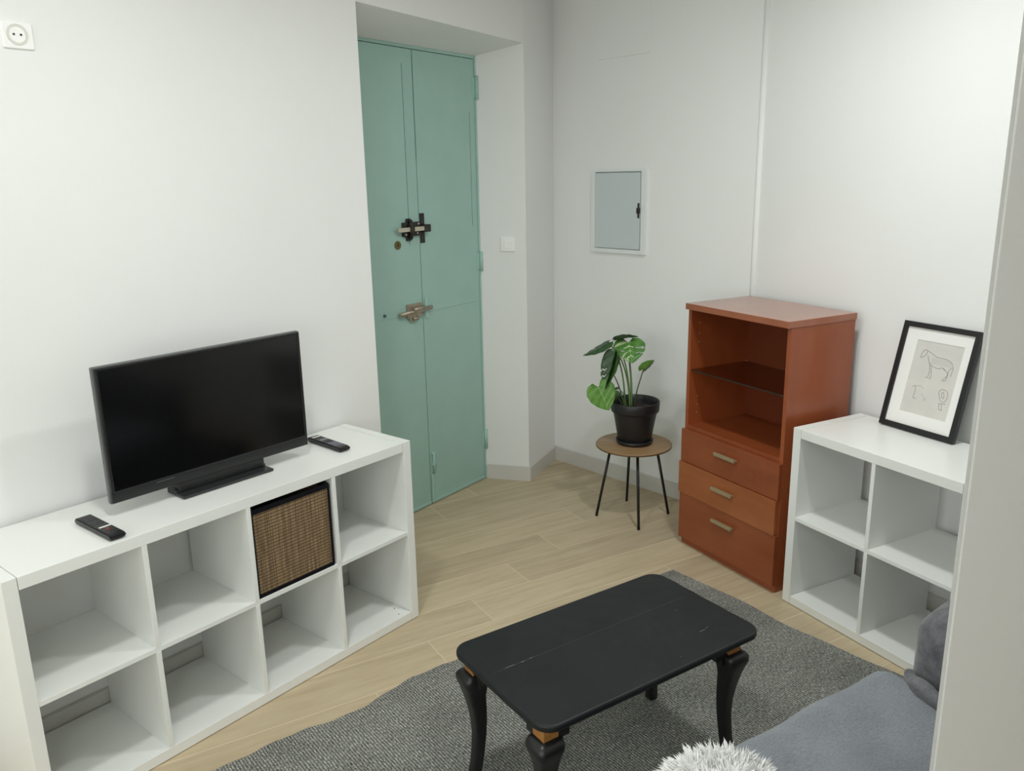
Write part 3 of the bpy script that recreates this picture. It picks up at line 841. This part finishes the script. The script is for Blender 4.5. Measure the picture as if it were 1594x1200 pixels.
for sx_ in (-1, 1):
    for sy_ in (-1, 1):
        cx, cy = {(-1, -1): (XL, -YC), (1, -1): (.304, -YC), (-1, 1): (XL+.004, .160), (1, 1): (.335, .165)}[sx_, sy_]
        def P_(off, half, z): return (off, half, z)
        secs = [(.000, .0235, .388), (.003, .0340, .384), (.006, .0400, .374), (.007, .0395, .358), (.006, .0335, .338), (.004, .0270, .308), (.000, .0230, .270), (-.003, .0195, .225),
                (-.003, .0175, .180), (.000, .0165, .130), (.003, .0160, .090), (.008, .0160, .050), (.014, .0170, .015), (.015, .0165, 0)]
        b = NBM(); rings = []
        for off, hf, z in secs:
            ox, oy = cx+sx_*off, cy+sy_*off
            r_ = hf*.35
            pts = []
            for ax, ay, a0 in ((1, 1, 0), (-1, 1, 90), (-1, -1, 180), (1, -1, 270)):
                for k in range(4):
                    a = R(a0+30*k); pts.append((ox+ax*(hf-r_)+r_*math.cos(a), oy+ay*(hf-r_)+r_*math.sin(a)))
            rings.append([b.verts.new((x, y, z)) for x, y in pts])
        for A, B in zip(rings, rings[1:]):
            for k in range(16):
                f = b.faces.new((A[k], A[(k+1) % 16], B[(k+1) % 16], B[k])); f.smooth = True
        b.faces.new(rings[0]); b.faces.new(rings[-1][::-1])
        # ears that grow into the apron
        for dx_, dy_ in ((-sx_, 0), (0, -sy_)):
            for s0, s1, zz0, zz1 in ((.02, .045, .352, .392), (.04, .066, .372, .394)):
                xa, xb = cx+dx_*s0, cx+dx_*s1; ya, yb = cy+dy_*s0, cy+dy_*s1
                if dx_: box(b, min(xa, xb), max(xa, xb), cy+sy_*.004-.012, cy+sy_*.004+.014, zz0, zz1, .004)
                else: box(b, cx+sx_*.004-.012, cx+sx_*.004+.014, min(ya, yb), max(ya, yb), zz0, zz1, .004)
        lg = obj('leg', b, M['table2'], t)
        b = NBM(); box(b, cx-.0235, cx+.0235, cy-.0235, cy+.0235, .386, zb_, .0015)
        obj('corner_block', b, M['gold'], lg, 'gold painted corner block')

# ------------------------------------------------------------------ sofa
SO = Vector((.20, 1.452)); SAZ = R(33)
t = thing('sofa', 'grey fabric sofa with a dark plush armrest behind the partition', 'sofa', (SO.x, SO.y, .009), SAZ)
def cushion(b, x0, x1, y0, y1, z0, z1, r_, nx=40, ny=30, amp=.004, seed=0, crown=.0):
    """rounded block built as a deformed cube grid"""
    bmesh.ops.create_cube(b, size=2)
    bmesh.ops.subdivide_edges(b, edges=b.edges[:], cuts=nx, use_grid_fill=True)
    hx, hy, hz = (x1-x0)/2, (y1-y0)/2, (z1-z0)/2; rnd = random.Random(seed)
    ph = [rnd.uniform(0, 6) for _ in range(6)]
    for v_ in b.verts:
        p_ = Vector((v_.co.x*hx, v_.co.y*hy, v_.co.z*hz))
        c_ = Vector((max(-hx+r_, min(hx-r_, p_.x)), max(-hy+r_, min(hy-r_, p_.y)), max(-hz+r_, min(hz-r_, p_.z))))
        d_ = p_-c_
        if d_.length > 1e-6: p_ = c_+d_.normalized()*r_
        w_ = amp*(math.sin(p_.x*9+ph[0])*math.sin(p_.y*11+ph[1])+.6*math.sin(p_.x*23+p_.y*17+ph[2])+.4*math.sin(p_.z*30+p_.x*19+ph[3]))
        if p_.z > 0: p_.z += w_ + crown*(1-(p_.x/hx)**2)*(1-(p_.y/hy)**2)
        p_.y += w_*.6
        v_.co = p_ + Vector(((x0+x1)/2, (y0+y1)/2, (z0+z1)/2))
    for f in b.faces: f.smooth = True
SL = 1.00
b = NBM(); cushion(b, .02, SL, -.66, .047, .25, .433, .060, 40, 30, .003, 1, .012); obj('seat', b, M['sofa'], t)
b = NBM(); box(b, .05, 1.20, -.64, -.03, .06, .27, .02); obj('base', b, M['plush'], t)
b = NBM(); cushion(b, .04, 1.20, -.685, -.52, .30, .74, .06, 24, 24, .003, 5); obj('backrest', b, M['sofa'], t)
b = NBM()
cushion(b, .975, 1.23, -.60, -.015, .06, .625, .10, 34, 30, .009, 3, .02)
for v_ in b.verts:
    if v_.co.z > .38: v_.co.x += (v_.co.z-.38)*.10
obj('armrest', b, M['plush'], t, 'dark grey plush armrest')
b = NBM()
pts = spline([(1.05, -.030, .39), (1.005, -.040, .425), (.965, -.075, .440), (.932, -.125, .444), (.908, -.19, .446), (.90, -.27, .446), (.915, -.40, .446)], 8)
tube(b, pts, [.011+.002*math.sin(i*.35)+.009*min(1, i/24) for i in range(len(pts))], 14)
for v_ in b.verts: v_.co += Vector((.004*math.sin(v_.co.y*31), 0, .003*math.sin(v_.co.y*43+v_.co.x*20)))
obj('cover_fold', b, M['plush'], t, 'rolled fold of the dark plush cover')
for q_ in ((.09, -.06), (1.15, -.06), (.09, -.6), (1.15, -.6)):
    b = NBM(); lathe(b, [(0, 0), (.018, 0), (.022, .065), (0, .065)], 16, *q_); obj('leg', b, M['blackmetal'], t)

# white shaggy cushion
fc = Vector((.398, 1.392, .553))
t = thing('shaggy_cushion', 'white shaggy fur cushion on the front of the grey sofa seat', 'cushion', fc, R(20))
b = NBM()
bmesh.ops.create_uvsphere(b, u_segments=32, v_segments=20, radius=1)
for v_ in b.verts: v_.co = Vector((v_.co.x*.115, v_.co.y*.095, v_.co.z*.058))
for f in b.faces: f.smooth = True
obj('cushion_body', b, M['fur'], t)
b = NBM(); rnd = random.Random(4)
for k in range(4200):
    th_, zz = rnd.uniform(0, 2*math.pi), rnd.uniform(-.5, 1)
    rr_ = math.sqrt(1-zz*zz); d_ = Vector((rr_*math.cos(th_), rr_*math.sin(th_), zz))
    p_ = Vector((d_.x*.112, d_.y*.092, d_.z*.055))
    nrm = Vector((d_.x/.115, d_.y/.095, d_.z/.07)).normalized()
    clump = Vector((math.sin(p_.x*95+1)*math.cos(p_.z*80), math.sin(p_.y*90+2), .6*math.cos(p_.x*110+p_.y*90)))
    dirv = (nrm + clump*.45 + Vector((rnd.gauss(0, .18), rnd.gauss(0, .18), rnd.gauss(0, .18)-.05))).normalized()
    L_ = rnd.uniform(.024, .042)*(.85+.3*math.sin(p_.x*140)*math.cos(p_.y*120)); w_ = rnd.uniform(.0012, .0024)
    sd = dirv.cross(Vector((rnd.gauss(0, 1), rnd.gauss(0, 1), rnd.gauss(0, 1)))).normalized()
    s2 = dirv.cross(sd).normalized()
    mid_ = p_+dirv*L_*.55; tip_ = p_+dirv*L_+Vector((0, 0, -.006))
    base_ = [b.verts.new(p_+sd*w_), b.verts.new(p_-sd*w_*.5+s2*w_*.8), b.verts.new(p_-sd*w_*.5-s2*w_*.8)]
    mv = [b.verts.new(mid_+sd*w_*.8), b.verts.new(mid_-sd*w_*.4+s2*w_*.7), b.verts.new(mid_-sd*w_*.4-s2*w_*.7)]
    tv = b.verts.new(tip_)
    for i in range(3):
        j = (i+1) % 3
        b.faces.new((base_[i], base_[j], mv[j], mv[i])); b.faces.new((mv[i], mv[j], tv))
o = obj('shaggy_fur', b, M['fur'], t); o['kind'] = 'stuff'

# ------------------------------------------------------------------ lights
def downlight(x, y, power, label, r_=.085, col=(.97, 1, .985)):
    t = thing('ceiling_lamp', label, 'lamp', (x, y, HC), 0, 'round ceiling lamps')
    b = NBM(); lathe(b, [(r_, 0), (r_+.018, 0), (r_+.018, -.012), (r_, -.014), (r_, 0)], 40); obj('trim_ring', b, M['lamp_ring'], t)
    b = NBM(); lathe(b, [(0, -.006), (r_, -.006), (r_, -.002), (0, -.002)], 40); obj('diffuser', b, M['lamp'], t)
    l = bpy.data.lights.new('lamp_light', 'AREA'); l.shape = 'DISK'; l.size = 2*r_; l.energy = power; l.color = col; l.spread = R(172)
    lo = bpy.data.objects.new('lamp_light', l); C.objects.link(lo); lo.parent = t; lo.location = (0, 0, -.016)
    return t
downlight(.82, 2.50, 17, 'round ceiling lamp above the coffee table and small shelf', .10)
downlight(-.60, 1.70, 13.5, 'round ceiling lamp above the long white shelf', .10)
downlight(-.2, -.55, 9, 'round ceiling lamp behind the camera', .11)
# two unseen windows added behind the camera purely as fill light
def added_window(name, x, y, rz, ww_, wh_, power):
    wn = bpy.data.objects.new(name, None); C.objects.link(wn); wn['kind'] = 'structure'
    wn.location = (x, y, 1.55); wn.rotation_euler = (0, 0, rz)
    b = NBM()
    for a in ((-ww_-.06, -ww_, -wh_-.06, wh_+.06), (ww_, ww_+.06, -wh_-.06, wh_+.06), (-ww_, ww_, -wh_-.06, -wh_), (-ww_, ww_, wh_, wh_+.06), (-.03, .03, -wh_, wh_)):
        box(b, a[0], a[1], .0, .05, a[2], a[3], .004)
    obj('window_frame', b, M['plastic'], wn)
    b = NBM(); box(b, -ww_, ww_, .002, .010, -wh_, wh_); obj('window_pane', b, M['pane'], wn)
    l = bpy.data.lights.new('window_light', 'AREA'); l.shape = 'RECTANGLE'; l.size = 2*ww_; l.size_y = 2*wh_; l.energy = power; l.color = (.96, 1, .99)
    lo = bpy.data.objects.new('window_light', l); C.objects.link(lo); lo.parent = wn; lo.location = (0, .06, 0); lo.rotation_euler = (R(90), 0, 0)
M['pane'] = emis('daylit_pane', (235, 243, 250), .8)  # glow for the added fill windows
added_window('window_1', -1.0, Yr, 0, 1.0, .72, 21)
added_window('window_2', P0.x, -.58, R(-90), .72, .72, 19)
wd = bpy.data.worlds.new('World'); bpy.context.scene.world = wd; wd.use_nodes = True
wd.node_tree.nodes['Background'].inputs[0].default_value = (.8, .85, .9, 1)
wd.node_tree.nodes['Background'].inputs[1].default_value = .15

# ------------------------------------------------------------------ camera
f_, pitch, roll, hcam = 1281.55683, .24836, -.01876, 1.75956
fw = Vector((0, math.cos(pitch), -math.sin(pitch))); rt = Vector((1, 0, 0)); up = rt.cross(fw)
r2 = math.cos(roll)*rt + math.sin(roll)*up; u2 = r2.cross(fw)
cd = bpy.data.cameras.new('camera'); cam = bpy.data.objects.new('camera', cd); C.objects.link(cam)
cam.matrix_world = Matrix((( r2.x, u2.x, -fw.x, 0), (r2.y, u2.y, -fw.y, 0), (r2.z, u2.z, -fw.z, hcam), (0, 0, 0, 1)))
cd.sensor_width = 36; cd.lens = 36*f_/1594; cd.clip_start = .02
bpy.context.scene.camera = cam
vs = bpy.context.scene.view_settings
vs.view_transform = 'Standard'; vs.look = 'None'; vs.exposure = 0; vs.gamma = 1; vs.use_curve_mapping = False
